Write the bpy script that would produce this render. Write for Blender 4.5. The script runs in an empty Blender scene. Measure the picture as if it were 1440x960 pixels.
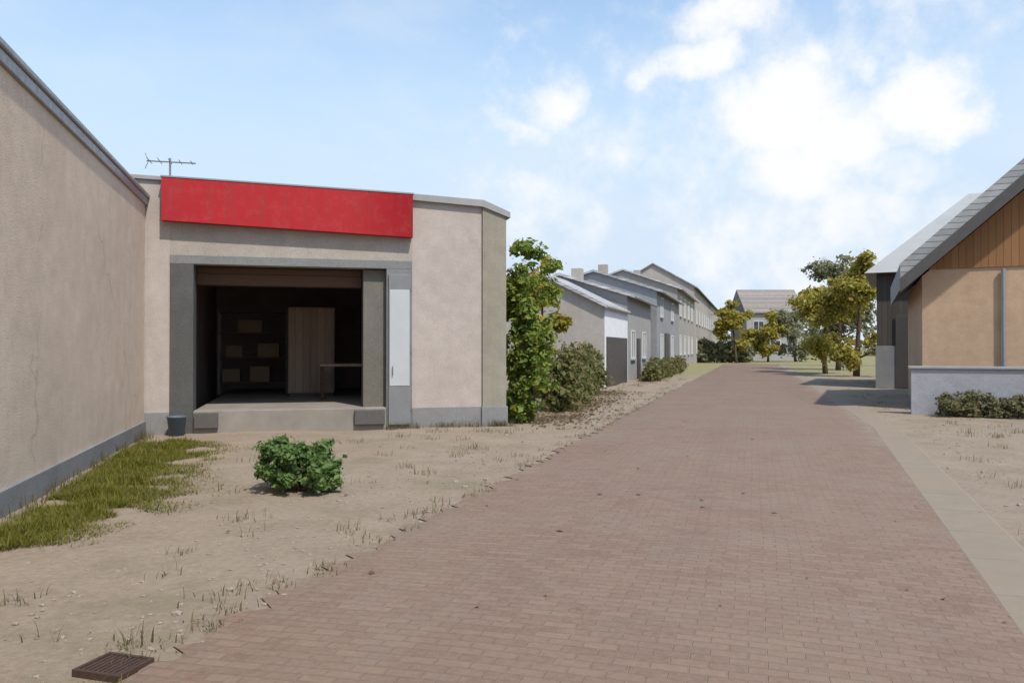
import bpy, bmesh, math, random
from mathutils import Vector, Matrix, noise as mnoise
R = math.radians
rng = random.Random(7)
sc = bpy.context.scene
C = sc.collection

# ------------------------------------------------------------------ camera
cam = bpy.data.objects.new('camera', bpy.data.cameras.new('camera')); C.objects.link(cam)
cam.data.sensor_width = 36; cam.data.lens = 28; cam.data.clip_end = 5000
cam.location = (0, 0, 1.65); cam.rotation_euler = (R(90.5), 0, 0)
sc.camera = cam

# ------------------------------------------------------------------ light
EXPO = 0.80
SKY_STRENGTH = 0.10
SUN_DIR = Vector((0.41, -0.68, 1.12)).normalized()
sc.view_settings.view_transform = 'Standard'; sc.view_settings.look = 'None'
sc.view_settings.exposure = EXPO; sc.view_settings.gamma = 1
sl = bpy.data.lights.new('sun', 'SUN'); sun = bpy.data.objects.new('sun', sl); C.objects.link(sun)
sl.energy = 2.4; sl.angle = R(1.5); sl.color = (1.0, 0.95, 0.87)
sun.rotation_euler = (-SUN_DIR).to_track_quat('-Z', 'Y').to_euler()

w = bpy.data.worlds.new('World'); sc.world = w; w.use_nodes = True
def build_world():
    nt = w.node_tree; N = nt.nodes; L = nt.links
    bg = N['Background']; bg.inputs[1].default_value = SKY_STRENGTH
    gain = 1.0 / (SKY_STRENGTH * 2 ** EXPO)
    sky = N.new('ShaderNodeTexSky'); sky.sky_type = 'NISHITA'; sky.sun_disc = False
    sky.sun_elevation = math.asin(SUN_DIR.z); sky.sun_rotation = math.atan2(SUN_DIR.x, SUN_DIR.y)
    sky.air_density = 1.0; sky.dust_density = 0.6; sky.ozone_density = 1.5
    tc = N.new('ShaderNodeTexCoord')
    nrm = N.new('ShaderNodeVectorMath'); nrm.operation = 'NORMALIZE'; L.new(tc.outputs['Generated'], nrm.inputs[0])
    D = nrm.outputs[0]
    def math_(op, a, b=None, clamp=False):
        m = N.new('ShaderNodeMath'); m.operation = op; m.use_clamp = clamp
        for i, v in enumerate((a, b)):
            if v is None: continue
            if isinstance(v, (int, float)): m.inputs[i].default_value = v
            else: L.new(v, m.inputs[i])
        return m.outputs[0]
    def noise(scale, detail, rough, vec):
        n = N.new('ShaderNodeTexNoise'); n.inputs['Scale'].default_value = scale
        n.inputs['Detail'].default_value = detail; n.inputs['Roughness'].default_value = rough
        L.new(vec, n.inputs['Vector']); return n
    n1 = noise(7, 6, .6, D)
    # banks of cumulus placed by direction
    blobs = [  # px, py, radius px
        (1110, 150, 115), (1180, 190, 105), (1290, 140, 95), (1350, 165, 75), (985, 85, 62), (1010, 15, 75), (930, 95, 45), (1230, 80, 55),
        (765, 135, 80), (720, 185, 60), (1120, 225, 110), (880, 230, 55), (1060, 330, 150), (760, 300, 130), (1300, 230, 110), (1200, 300, 120), (1100, 170, 430), (1260, 10, 280), (1150, 330, 330), (830, 200, 190), (700, 330, 200)]
    weight = [1.0, 1.0, 1.0, .9, .8, .75, .6, .62, .78, .6, .85, .45, .5, .45, .5, .55, .36, .36, .42, .36, .30]
    acc = None
    off = N.new('ShaderNodeVectorMath'); off.operation = 'SUBTRACT'; L.new(n1.outputs['Color'], off.inputs[0]); off.inputs[1].default_value = (.5, .5, .5)
    sca = N.new('ShaderNodeVectorMath'); sca.operation = 'SCALE'; L.new(off.outputs[0], sca.inputs[0]); sca.inputs['Scale'].default_value = .16
    add = N.new('ShaderNodeVectorMath'); add.operation = 'ADD'; L.new(D, add.inputs[0]); L.new(sca.outputs[0], add.inputs[1])
    for (px, py, r), wt in zip(blobs, weight):
        c = Vector(((px - 720) / 1120, 1, (490 - py) / 1120)); ln = c.length; c.normalize()
        s = N.new('ShaderNodeVectorMath'); s.operation = 'SUBTRACT'; L.new(add.outputs[0], s.inputs[0]); s.inputs[1].default_value = c
        m = N.new('ShaderNodeVectorMath'); m.operation = 'MULTIPLY'; L.new(s.outputs[0], m.inputs[0]); m.inputs[1].default_value = (1, 1, 1.35)
        l = N.new('ShaderNodeVectorMath'); l.operation = 'LENGTH'; L.new(m.outputs[0], l.inputs[0])
        v = math_('MULTIPLY', math_('SUBTRACT', 1.25, math_('DIVIDE', l.outputs['Value'], r / 1120 / ln)), wt)
        v = math_('MAXIMUM', v, 0.0); v = math_('MINIMUM', v, wt)
        acc = v if acc is None else math_('MAXIMUM', acc, v)
    n2 = noise(16, 9, .62, D)
    cl = math_('ADD', acc, math_('MULTIPLY', math_('SUBTRACT', n2.outputs['Fac'], .5), 1.25))
    # scattered thin cloud over the rest of the sky
    mp = N.new('ShaderNodeMapping'); L.new(D, mp.inputs[0]); mp.inputs['Scale'].default_value = (1, 1, 2.2)
    n3 = noise(3.2, 8, .6, mp.outputs[0])
    sep = N.new('ShaderNodeSeparateXYZ'); L.new(D, sep.inputs[0])
    mr = N.new('ShaderNodeMapRange'); mr.interpolation_type = 'SMOOTHSTEP'; L.new(cl, mr.inputs[0])
    mr.inputs[1].default_value = .08; mr.inputs[2].default_value = .86
    mr3 = N.new('ShaderNodeMapRange'); mr3.interpolation_type = 'SMOOTHSTEP'; L.new(n3.outputs['Fac'], mr3.inputs[0])
    mr3.inputs[1].default_value = .42; mr3.inputs[2].default_value = .80; mr3.inputs[4].default_value = .28
    cover = math_('MAXIMUM', mr.outputs[0], mr3.outputs[0])
    # the pale band of air near the horizon
    hz = N.new('ShaderNodeMapRange'); hz.interpolation_type = 'SMOOTHSTEP'; L.new(sep.outputs['Z'], hz.inputs[0])
    hz.inputs[1].default_value = 0.52; hz.inputs[2].default_value = 0.12; hz.inputs[3].default_value = .10; hz.inputs[4].default_value = 1.0
    def mix(f, a, b):
        m = N.new('ShaderNodeMix'); m.data_type = 'RGBA'; L.new(f, m.inputs['Factor'])
        for k, v in (('A', a), ('B', b)):
            s = [i for i in m.inputs if i.name == k and i.type == 'RGBA'][0]
            if isinstance(v, tuple): s.default_value = v
            else: L.new(v, s)
        return [o for o in m.outputs if o.type == 'RGBA'][0]
    sg = N.new('ShaderNodeVectorMath'); sg.operation = 'MULTIPLY'; L.new(sky.outputs[0], sg.inputs[0]); sg.inputs[1].default_value = (1.30, 1.42, 1.38)
    base = mix(hz.outputs[0], sg.outputs[0], (.66 * gain, .80 * gain, .965 * gain, 1))
    shade = mix(n1.outputs['Fac'], (.96 * gain, .98 * gain, 1.0 * gain, 1), (1.03 * gain, 1.03 * gain, 1.03 * gain, 1))
    out = mix(cover, base, shade)
    L.new(out, bg.inputs[0])
build_world()

# ------------------------------------------------------------------ materials
def nodes(name, rough=.85, spec=.3):
    m = bpy.data.materials.new(name); m.use_nodes = True
    nt = m.node_tree; b = nt.nodes['Principled BSDF']
    b.inputs['Roughness'].default_value = rough; b.inputs['Specular IOR Level'].default_value = spec
    return m, nt, b
def N_(nt, t, **kw):
    n = nt.nodes.new('ShaderNode' + t)
    for k, v in kw.items():
        if k in n.inputs: n.inputs[k].default_value = v
        else: setattr(n, k, v)
    return n
def coord(nt, scale=(1, 1, 1)):
    tc = N_(nt, 'TexCoord'); mp = N_(nt, 'Mapping'); mp.inputs['Scale'].default_value = scale
    nt.links.new(tc.outputs['Object'], mp.inputs[0]); return mp.outputs[0]
def noi(nt, vec, scale, detail=6, rough=.6):
    n = N_(nt, 'TexNoise'); n.inputs['Scale'].default_value = scale; n.inputs['Detail'].default_value = detail
    n.inputs['Roughness'].default_value = rough; nt.links.new(vec, n.inputs['Vector']); return n.outputs['Fac']
def ramp(nt, fac, stops):
    r = N_(nt, 'ValToRGB'); nt.links.new(fac, r.inputs[0]); e = r.color_ramp.elements
    while len(e) < len(stops): e.new(.5)
    for el, (p, c) in zip(e, stops):
        el.position = p; el.color = (*c, 1) if isinstance(c, tuple) else (c, c, c, 1)
    return r.outputs[0]
def mixc(nt, f, a, b, mode='MIX'):
    m = N_(nt, 'Mix'); m.data_type = 'RGBA'; m.blend_type = mode
    if isinstance(f, (int, float)): m.inputs['Factor'].default_value = f
    else: nt.links.new(f, m.inputs['Factor'])
    for k, v in (('A', a), ('B', b)):
        s = [i for i in m.inputs if i.name == k and i.type == 'RGBA'][0]
        if isinstance(v, tuple): s.default_value = (*v, 1)
        else: nt.links.new(v, s)
    return [o for o in m.outputs if o.type == 'RGBA'][0]
def mth(nt, op, a, b=0.0, clamp=False):
    m = N_(nt, 'Math'); m.operation = op; m.use_clamp = clamp
    for i, v in enumerate((a, b)):
        if isinstance(v, (int, float)): m.inputs[i].default_value = v
        else: nt.links.new(v, m.inputs[i])
    return m.outputs[0]
def bump(nt, b, h, strength=.3, dist=.02):
    n = N_(nt, 'Bump'); n.inputs['Strength'].default_value = strength; n.inputs['Distance'].default_value = dist
    nt.links.new(h, n.inputs['Height']); nt.links.new(n.outputs[0], b.inputs['Normal'])
def dark_mix(nt, col, k):
    m = N_(nt, 'VectorMath'); m.operation = 'SCALE'; nt.links.new(col, m.inputs[0]); m.inputs['Scale'].default_value = k; return m.outputs[0]
def dark(c, k): return tuple(x * k for x in c)

def render_mat(name, c, stain=(.55, .5, .45), amount=.5, rough=.9, streak=True, cracks=0.0):
    """painted or bare render: trowel mottling, rain streaks, damp blotches, hairline cracks"""
    m, nt, b = nodes(name, rough, .2)
    v = coord(nt)
    big = noi(nt, v, .55, 7, .62); mid = noi(nt, v, 3.1, 8, .65); fine = noi(nt, v, 60, 4, .6)
    col = mixc(nt, ramp(nt, mid, [(.3, 0.0), (.72, 1.0)]), dark(c, .88), dark(c, 1.08))
    col = mixc(nt, ramp(nt, big, [(.42, 0.0), (.75, amount)]), col, tuple(c[i] * stain[i] for i in range(3)))
    if streak:
        st = noi(nt, coord(nt, (3.5, 3.5, .22)), 2.2, 7, .7)
        col = mixc(nt, ramp(nt, st, [(.53, 0.0), (.78, .42 * amount)]), col, dark(c, .45))
    col = mixc(nt, ramp(nt, fine, [(.35, 0.0), (.65, 1.0)]), dark_mix(nt, col, .80), dark_mix(nt, col, 1.12))
    pt = noi(nt, v, .9, 10, .72)
    col = mixc(nt, ramp(nt, pt, [(.615, 0.0), (.63, .55)]), col, mixc(nt, fine, dark(c, .62), dark(c, .9)))
    col = mixc(nt, ramp(nt, noi(nt, v, 9, 9, .8), [(.55, 0.0), (.75, .3)]), col, dark(c, .55))
    vo = N_(nt, 'TexVoronoi'); vo.feature = 'DISTANCE_TO_EDGE'; vo.inputs['Scale'].default_value = .21
    wv = N_(nt, 'VectorMath'); wv.operation = 'ADD'; nz = N_(nt, 'TexNoise'); nz.inputs['Scale'].default_value = 1.7; nz.inputs['Detail'].default_value = 8
    nt.links.new(v, nz.inputs['Vector']); nt.links.new(v, wv.inputs[0]); nt.links.new(nz.outputs['Color'], wv.inputs[1]); nt.links.new(wv.outputs[0], vo.inputs['Vector'])
    crack = mth(nt, 'MULTIPLY', ramp(nt, vo.outputs['Distance'], [(.0, 1.0), (.006, 0.0)]), ramp(nt, big, [(.50, 0.0), (.60, cracks)]))
    col = mixc(nt, crack, col, dark(c, .35))
    nt.links.new(col, b.inputs['Base Color'])
    bump(nt, b, mth(nt, 'ADD', mth(nt, 'MULTIPLY', fine, .6), mid), .6, .018)
    return m
def plain_mat(name, c, rough=.6, var=.18, scale=6, spec=.3, metallic=0.0, bmp=.1):
    m, nt, b = nodes(name, rough, spec); b.inputs['Metallic'].default_value = metallic
    v = coord(nt); n = noi(nt, v, scale, 7, .65)
    nt.links.new(mixc(nt, n, dark(c, 1 - var), dark(c, 1 + var)), b.inputs['Base Color'])
    r = ramp(nt, noi(nt, v, scale * 2.3, 5), [(.3, max(rough - .12, .05)), (.7, min(rough + .12, 1.0))]); nt.links.new(r, b.inputs['Roughness'])
    bump(nt, b, n, bmp, .01)
    return m
def wood_mat(name, c, board=.16, axis=2, vertical_is_board=False, rough=.8):
    """boards running along one axis, each board its own tone; axis = axis across the boards"""
    m, nt, b = nodes(name, rough, .25)
    tc = N_(nt, 'TexCoord'); sp = N_(nt, 'SeparateXYZ'); nt.links.new(tc.outputs['Object'], sp.inputs[0])
    q = mth(nt, 'DIVIDE', sp.outputs[axis], board); fl = mth(nt, 'FLOOR', q); fr = mth(nt, 'FRACT', q)
    wn = N_(nt, 'TexWhiteNoise'); wn.noise_dimensions = '1D'; nt.links.new(fl, wn.inputs['W'])
    s = [1.2, 1.2, 1.2]; s[axis] = 22
    g = noi(nt, coord(nt, tuple(s)), 2.0, 8, .65)
    col = mixc(nt, g, dark(c, .62), dark(c, 1.3))
    col = mixc(nt, mth(nt, 'MULTIPLY', wn.outputs['Value'], .45), col, dark(c, .55))
    gap = ramp(nt, fr, [(.0, 1.0), (.06, 0.0)])
    col = mixc(nt, gap, col, dark(c, .12))
    nt.links.new(col, b.inputs['Base Color'])
    bump(nt, b, mth(nt, 'SUBTRACT', mth(nt, 'MULTIPLY', g, .25), gap), .5, .012)
    return m
def tile_mat(name, c, row=.3, rough=.75, moss=.35):
    """tiled roof in object space: courses along z, joints along y"""
    m, nt, b = nodes(name, rough, .3)
    tc = N_(nt, 'TexCoord'); sp = N_(nt, 'SeparateXYZ'); nt.links.new(tc.outputs['Object'], sp.inputs[0])
    cv = N_(nt, 'CombineXYZ'); nt.links.new(sp.outputs[1], cv.inputs[0]); nt.links.new(mth(nt, 'MULTIPLY', sp.outputs[2], 1.45), cv.inputs[1])
    br = N_(nt, 'TexBrick'); br.inputs['Scale'].default_value = 1; br.inputs['Brick Width'].default_value = .24; br.inputs['Row Height'].default_value = row
    br.inputs['Mortar Size'].default_value = .012; br.inputs['Color1'].default_value = (*dark(c, .75), 1); br.inputs['Color2'].default_value = (*dark(c, 1.2), 1); br.inputs['Mortar'].default_value = (*dark(c, .3), 1)
    nt.links.new(cv.outputs[0], br.inputs['Vector'])
    n = noi(nt, coord(nt), 1.6, 8, .65)
    col = mixc(nt, ramp(nt, n, [(.48, 0.0), (.7, moss)]), br.outputs['Color'], (.12, .12, .07))
    nt.links.new(col, b.inputs['Base Color'])
    fr = mth(nt, 'FRACT', mth(nt, 'DIVIDE', mth(nt, 'MULTIPLY', sp.outputs[2], 1.45), row))
    bump(nt, b, mth(nt, 'SUBTRACT', mth(nt, 'MULTIPLY', fr, -1.0), br.outputs['Fac']), .6, .03)
    return m
def brick_mat(name, c1, c2, mortar, rot=True, scale=1.0):
    m, nt, b = nodes(name, .9, .2)
    tc = N_(nt, 'TexCoord'); sp = N_(nt, 'SeparateXYZ'); nt.links.new(tc.outputs['Object'], sp.inputs[0])
    cv = N_(nt, 'CombineXYZ'); nt.links.new(mth(nt, 'ADD', sp.outputs[0], sp.outputs[1]), cv.inputs[0]); nt.links.new(sp.outputs[2], cv.inputs[1])
    br = N_(nt, 'TexBrick'); br.inputs['Scale'].default_value = scale; br.inputs['Brick Width'].default_value = .225; br.inputs['Row Height'].default_value = .075
    br.inputs['Mortar Size'].default_value = .009; br.inputs['Color1'].default_value = (*c1, 1); br.inputs['Color2'].default_value = (*c2, 1); br.inputs['Mortar'].default_value = (*mortar, 1)
    nt.links.new(cv.outputs[0], br.inputs['Vector'])
    n = noi(nt, coord(nt), 1.2, 7, .65)
    col = mixc(nt, ramp(nt, n, [(.3, 0.0), (.8, .5)]), br.outputs['Color'], dark(c1, .7))
    nt.links.new(col, b.inputs['Base Color']); bump(nt, b, mth(nt, 'MULTIPLY', br.outputs['Fac'], -1.0), .5, .008)
    return m
def leaf_mat(name, c, c2, dry=None):
    m, nt, b = nodes(name, .55, .3)
    g = N_(nt, 'NewGeometry')
    n = noi(nt, coord(nt), 1.9, 4, .6)
    col = mixc(nt, ramp(nt, n, [(.34, 0.0), (.66, 1.0)]), c, c2)
    col = mixc(nt, mth(nt, 'MULTIPLY', g.outputs['Random Per Island'], .45), col, dark(c, .45))
    if dry:
        col = mixc(nt, ramp(nt, g.outputs['Random Per Island'], [(.80, 0.0), (.84, .9)]), col, dry)
    nt.links.new(col, b.inputs['Base Color'])
    tr = N_(nt, 'BsdfTranslucent'); nt.links.new(col, tr.inputs['Color'])
    mx = N_(nt, 'MixShader'); mx.inputs[0].default_value = .45
    nt.links.new(b.outputs[0], mx.inputs[1]); nt.links.new(tr.outputs[0], mx.inputs[2])
    nt.links.new(mx.outputs[0], nt.nodes['Material Output'].inputs[0])
    return m
def glass_mat(name):
    m, nt, b = nodes(name, .06, .8)
    b.inputs['Base Color'].default_value = (.025, .03, .035, 1)
    bump(nt, b, noi(nt, coord(nt), 1.5, 2), .05, .02)
    return m

# ------------------------------------------------------------------ mesh helpers
class MB:
    def __init__(s): s.bm = bmesh.new()
    def box(s, a, b, bev=0.0):
        bm = bmesh.new(); bmesh.ops.create_cube(bm, size=1)
        for v in bm.verts: v.co = Vector([(a[i] + b[i]) / 2 + v.co[i] * abs(b[i] - a[i]) for i in range(3)])
        if bev: bmesh.ops.bevel(bm, geom=bm.edges[:], offset=bev, segments=2, affect='EDGES', profile=.5)
        s.join(bm); return s
    def join(s, bm, M=None):
        mp = {}
        for v in bm.verts: mp[v] = s.bm.verts.new(M @ v.co if M else v.co)
        for f in bm.faces:
            try: s.bm.faces.new([mp[v] for v in f.verts])
            except ValueError: pass
        bm.free()
    def prism(s, pts, axis, a, b):
        """polygon (2D) extruded along an axis: axis 0 -> pts are (y,z); 1 -> (x,z); 2 -> (x,y)"""
        def P(p, t): return {0: (t, p[0], p[1]), 1: (p[0], t, p[1]), 2: (p[0], p[1], t)}[axis]
        A = [s.bm.verts.new(P(p, a)) for p in pts]; B = [s.bm.verts.new(P(p, b)) for p in pts]
        s.bm.faces.new(A); s.bm.faces.new(B[::-1]); n = len(pts)
        for i in range(n): s.bm.faces.new((A[i], B[i], B[(i + 1) % n], A[(i + 1) % n]))
        return s
    def tube(s, pts, rad, seg=8, cap=True):
        pts = [Vector(p) for p in pts]
        if not isinstance(rad, (list, tuple)): rad = [rad] * len(pts)
        rings = []; up = Vector((.13, .27, 1)).normalized()
        for i, p in enumerate(pts):
            t = (pts[min(i + 1, len(pts) - 1)] - pts[max(i - 1, 0)]).normalized()
            x = t.cross(up)
            if x.length < 1e-3: x = t.cross(Vector((1, 0, 0)))
            x.normalize(); y = t.cross(x)
            rings.append([s.bm.verts.new(p + (x * math.cos(2 * math.pi * k / seg) + y * math.sin(2 * math.pi * k / seg)) * rad[i]) for k in range(seg)])
        for a, b in zip(rings, rings[1:]):
            for k in range(seg): s.bm.faces.new((a[k], a[(k + 1) % seg], b[(k + 1) % seg], b[k]))
        if cap: s.bm.faces.new(rings[0][::-1]); s.bm.faces.new(rings[-1])
        return s
    def lathe(s, prof, c=(0, 0, 0), seg=24):
        rings = [[s.bm.verts.new((c[0] + r * math.cos(2 * math.pi * k / seg), c[1] + r * math.sin(2 * math.pi * k / seg), c[2] + z)) for k in range(seg)] for r, z in prof]
        for a, b in zip(rings, rings[1:]):
            for k in range(seg): s.bm.faces.new((a[k], a[(k + 1) % seg], b[(k + 1) % seg], b[k]))
        s.bm.faces.new(rings[0][::-1]); s.bm.faces.new(rings[-1]); return s
    def leaf(s, p, size, nrm=None, long=1.0):
        n = Vector((rng.gauss(0, 1), rng.gauss(0, 1), rng.gauss(0, 1) + .5)) if nrm is None else nrm + Vector((rng.gauss(0, .6), rng.gauss(0, .6), rng.gauss(0, .6)))
        if n.length < 1e-3: n = Vector((0, 0, 1))
        n.normalize(); x = n.orthogonal().normalized(); x.rotate(Matrix.Rotation(rng.uniform(0, 6.28), 3, n)); y = n.cross(x)
        a = size * rng.uniform(.6, 1.3) * .5; l = a * 1.6 * long
        s.bm.faces.new([s.bm.verts.new(q) for q in (p - y * l, p + x * a + n * a * .25, p + y * l, p - x * a + n * a * .25)])
    def build(s, name, m, parent=None, smooth=False):
        me = bpy.data.meshes.new(name)
        if s.bm.faces and not getattr(s, 'raw', False): bmesh.ops.recalc_face_normals(s.bm, faces=s.bm.faces[:])
        s.bm.to_mesh(me); s.bm.free(); me.materials.append(m)
        if smooth:
            for p in me.polygons: p.use_smooth = True
        o = bpy.data.objects.new(name, me); C.objects.link(o)
        if parent: o.parent = parent
        return o
def tag(o, label, cat, group=None):
    o['label'] = label; o['category'] = cat
    if group: o['group'] = group
    return o
def thing(name, loc, rz, label, cat, group=None):
    o = bpy.data.objects.new(name, None); C.objects.link(o); o.empty_display_size = .3
    o.location = loc; o.rotation_euler = (0, 0, rz); return tag(o, label, cat, group)
def struct(o): o['kind'] = 'structure'; return o
def stuff(o): o['kind'] = 'stuff'; return o
def at(px, d): return (px - 720) / 1120 * d                       # sideways distance at a depth, used to lay out the plan
def gpt(px, py): d = 1120 * 1.65 / (py - 490); return (at(px, d), d)

# ------------------------------------------------------------------ materials of the place
M = {}
M['beige'] = render_mat('beige_render', (.66, .525, .405), amount=.30, cracks=.5)
M['pink'] = render_mat('pinkish_white_render', (.455, .39, .345), amount=.24)
M['lintel'] = render_mat('taupe_render', (.40, .35, .30), amount=.4)
M['greyplinth'] = render_mat('grey_plinth_render', (.25, .245, .24), amount=.5, streak=False)
M['surround'] = render_mat('grey_painted_surround', (.22, .22, .215), amount=.35)
M['jamb'] = render_mat('shaded_grey_jamb', (.105, .105, .10), amount=.4)  # left jamb: shade from fascia and side wall is put into this darker grey
M['pier'] = render_mat('grey_brown_pier', (.17, .155, .13), amount=.4)
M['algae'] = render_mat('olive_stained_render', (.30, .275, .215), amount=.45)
M['gutter'] = plain_mat('zinc_gutter', (.27, .275, .28), .45, .2, 5, .4, .35)
M['coping'] = plain_mat('grey_coping', (.30, .29, .28), .9, .25, 4)
M['inside'] = plain_mat('brown_interior', (.28, .22, .19), .95, .4, 1.2)  # plain mottled brown for the inner walls and ceiling
M['slab'] = plain_mat('concrete_floor', (.245, .215, .185), .88, .4, 1.9)
M['wood'] = wood_mat('brown_interior_wood', (.42, .31, .235), .18, 0)
M['beam'] = wood_mat('dark_beam_wood', (.12, .07, .045), .35, 2)
M['pale_metal'] = plain_mat('pale_painted_metal', (.43, .44, .44), .45, .1, 3)
M['grey_metal'] = plain_mat('grey_painted_metal', (.19, .19, .19), .5, .2, 4)
M['bluegrey'] = plain_mat('blue_grey_plastic', (.09, .12, .16), .5, .15, 5)
M['steel'] = plain_mat('dull_steel', (.3, .3, .3), .4, .2, 9, .5, .8)
M['rust'] = plain_mat('rusty_cast_iron', (.075, .045, .033), .75, .4, 22, .4, .3, .4)
M['glass'] = glass_mat('window_glass')
M['white_frame'] = plain_mat('white_frame_paint', (.62, .62, .60), .5, .06, 5)
M['dark_frame'] = plain_mat('dark_frame_paint', (.07, .06, .055), .5, .2, 5)
M['bark'] = plain_mat('bark', (.10, .075, .05), .95, .5, 9, .2, 0, .8)
M['dark_rubber'] = plain_mat('worn_rubber', (.10, .092, .085), .9, .3, 7)
M['cardboard'] = plain_mat('cardboard', (.22, .15, .09), .9, .15, 5)
def red_mat():
    m, nt, b = nodes('faded_red_sheet', .6, .2)
    tc = N_(nt, 'TexCoord'); sp = N_(nt, 'SeparateXYZ'); nt.links.new(tc.outputs['Object'], sp.inputs[0])
    n = noi(nt, coord(nt, (1, 1, 1)), 1.3, 7, .62)
    f = mth(nt, 'ADD', mth(nt, 'MULTIPLY', sp.outputs[0], -.9), mth(nt, 'ADD', 3.95, mth(nt, 'MULTIPLY', n, .6)))
    f = mth(nt, 'MULTIPLY', f, 1.0, True)
    chalk = mixc(nt, n, (.36, .013, .016), (.41, .022, .026))
    col = mixc(nt, f, (.27, .002, .006), chalk)
    st = noi(nt, coord(nt, (5, 5, .35)), 2.0, 7, .7)
    col = mixc(nt, ramp(nt, st, [(.48, 0.0), (.75, .5)]), col, (.17, .05, .045)); col = mixc(nt, ramp(nt, noi(nt, coord(nt), 4, 9, .75), [(.50, 0.0), (.72, .22)]), col, (.44, .13, .12))
    nt.links.new(col, b.inputs['Base Color']); bump(nt, b, n, .06, .02)
    return m
M['red'] = red_mat()

# ------------------------------------------------------------------ ground, road
ROAD_RZ = -math.atan2(.3036, 1)          # the road runs towards (0.29, 0.957)
U = Vector((.2905, .9569, 0)); V = Vector((.9569, -.2905, 0))
def road_pt(off, along): p = U * along + V * off; return p
def ground_mat():
    m, nt, b = nodes('sandy_ground', .95, .15)
    v = coord(nt)
    big = noi(nt, v, .16, 7, .6); mid = noi(nt, v, 1.1, 8, .68); fine = noi(nt, v, 14, 8, .75); grit = noi(nt, v, 120, 3, .7)
    c = mixc(nt, ramp(nt, mid, [(.3, 0.0), (.7, 1.0)]), (.215, .160, .112), (.315, .245, .180))
    c = mixc(nt, ramp(nt, fine, [(.40, 0.0), (.62, .55)]), c, (.36, .30, .235))
    c = mixc(nt, ramp(nt, noi(nt, v, .7, 6, .7), [(.52, 0.0), (.64, .5)]), c, (.185, .165, .095))
    c = mixc(nt, ramp(nt, grit, [(.56, 0.0), (.64, .5)]), c, (.13, .105, .085))
    # far away the verges are grown over with pale grass
    tc = N_(nt, 'TexCoord'); sp = N_(nt, 'SeparateXYZ'); nt.links.new(tc.outputs['Object'], sp.inputs[0])
    grow = mth(nt, 'ADD', mth(nt, 'MULTIPLY', mth(nt, 'SUBTRACT', sp.outputs[1], 42.0), .06), mth(nt, 'MULTIPLY', mth(nt, 'SUBTRACT', noi(nt, v, .25, 6, .6), .5), 2.5), True)
    c = mixc(nt, grow, c, mixc(nt, mid, (.18, .17, .07), (.30, .27, .14)))
    nt.links.new(c, b.inputs['Base Color'])
    bump(nt, b, mth(nt, 'ADD', mth(nt, 'ADD', mid, mth(nt, 'MULTIPLY', fine, .5)), mth(nt, 'MULTIPLY', grit, .12)), .8, .05)
    return m
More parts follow.
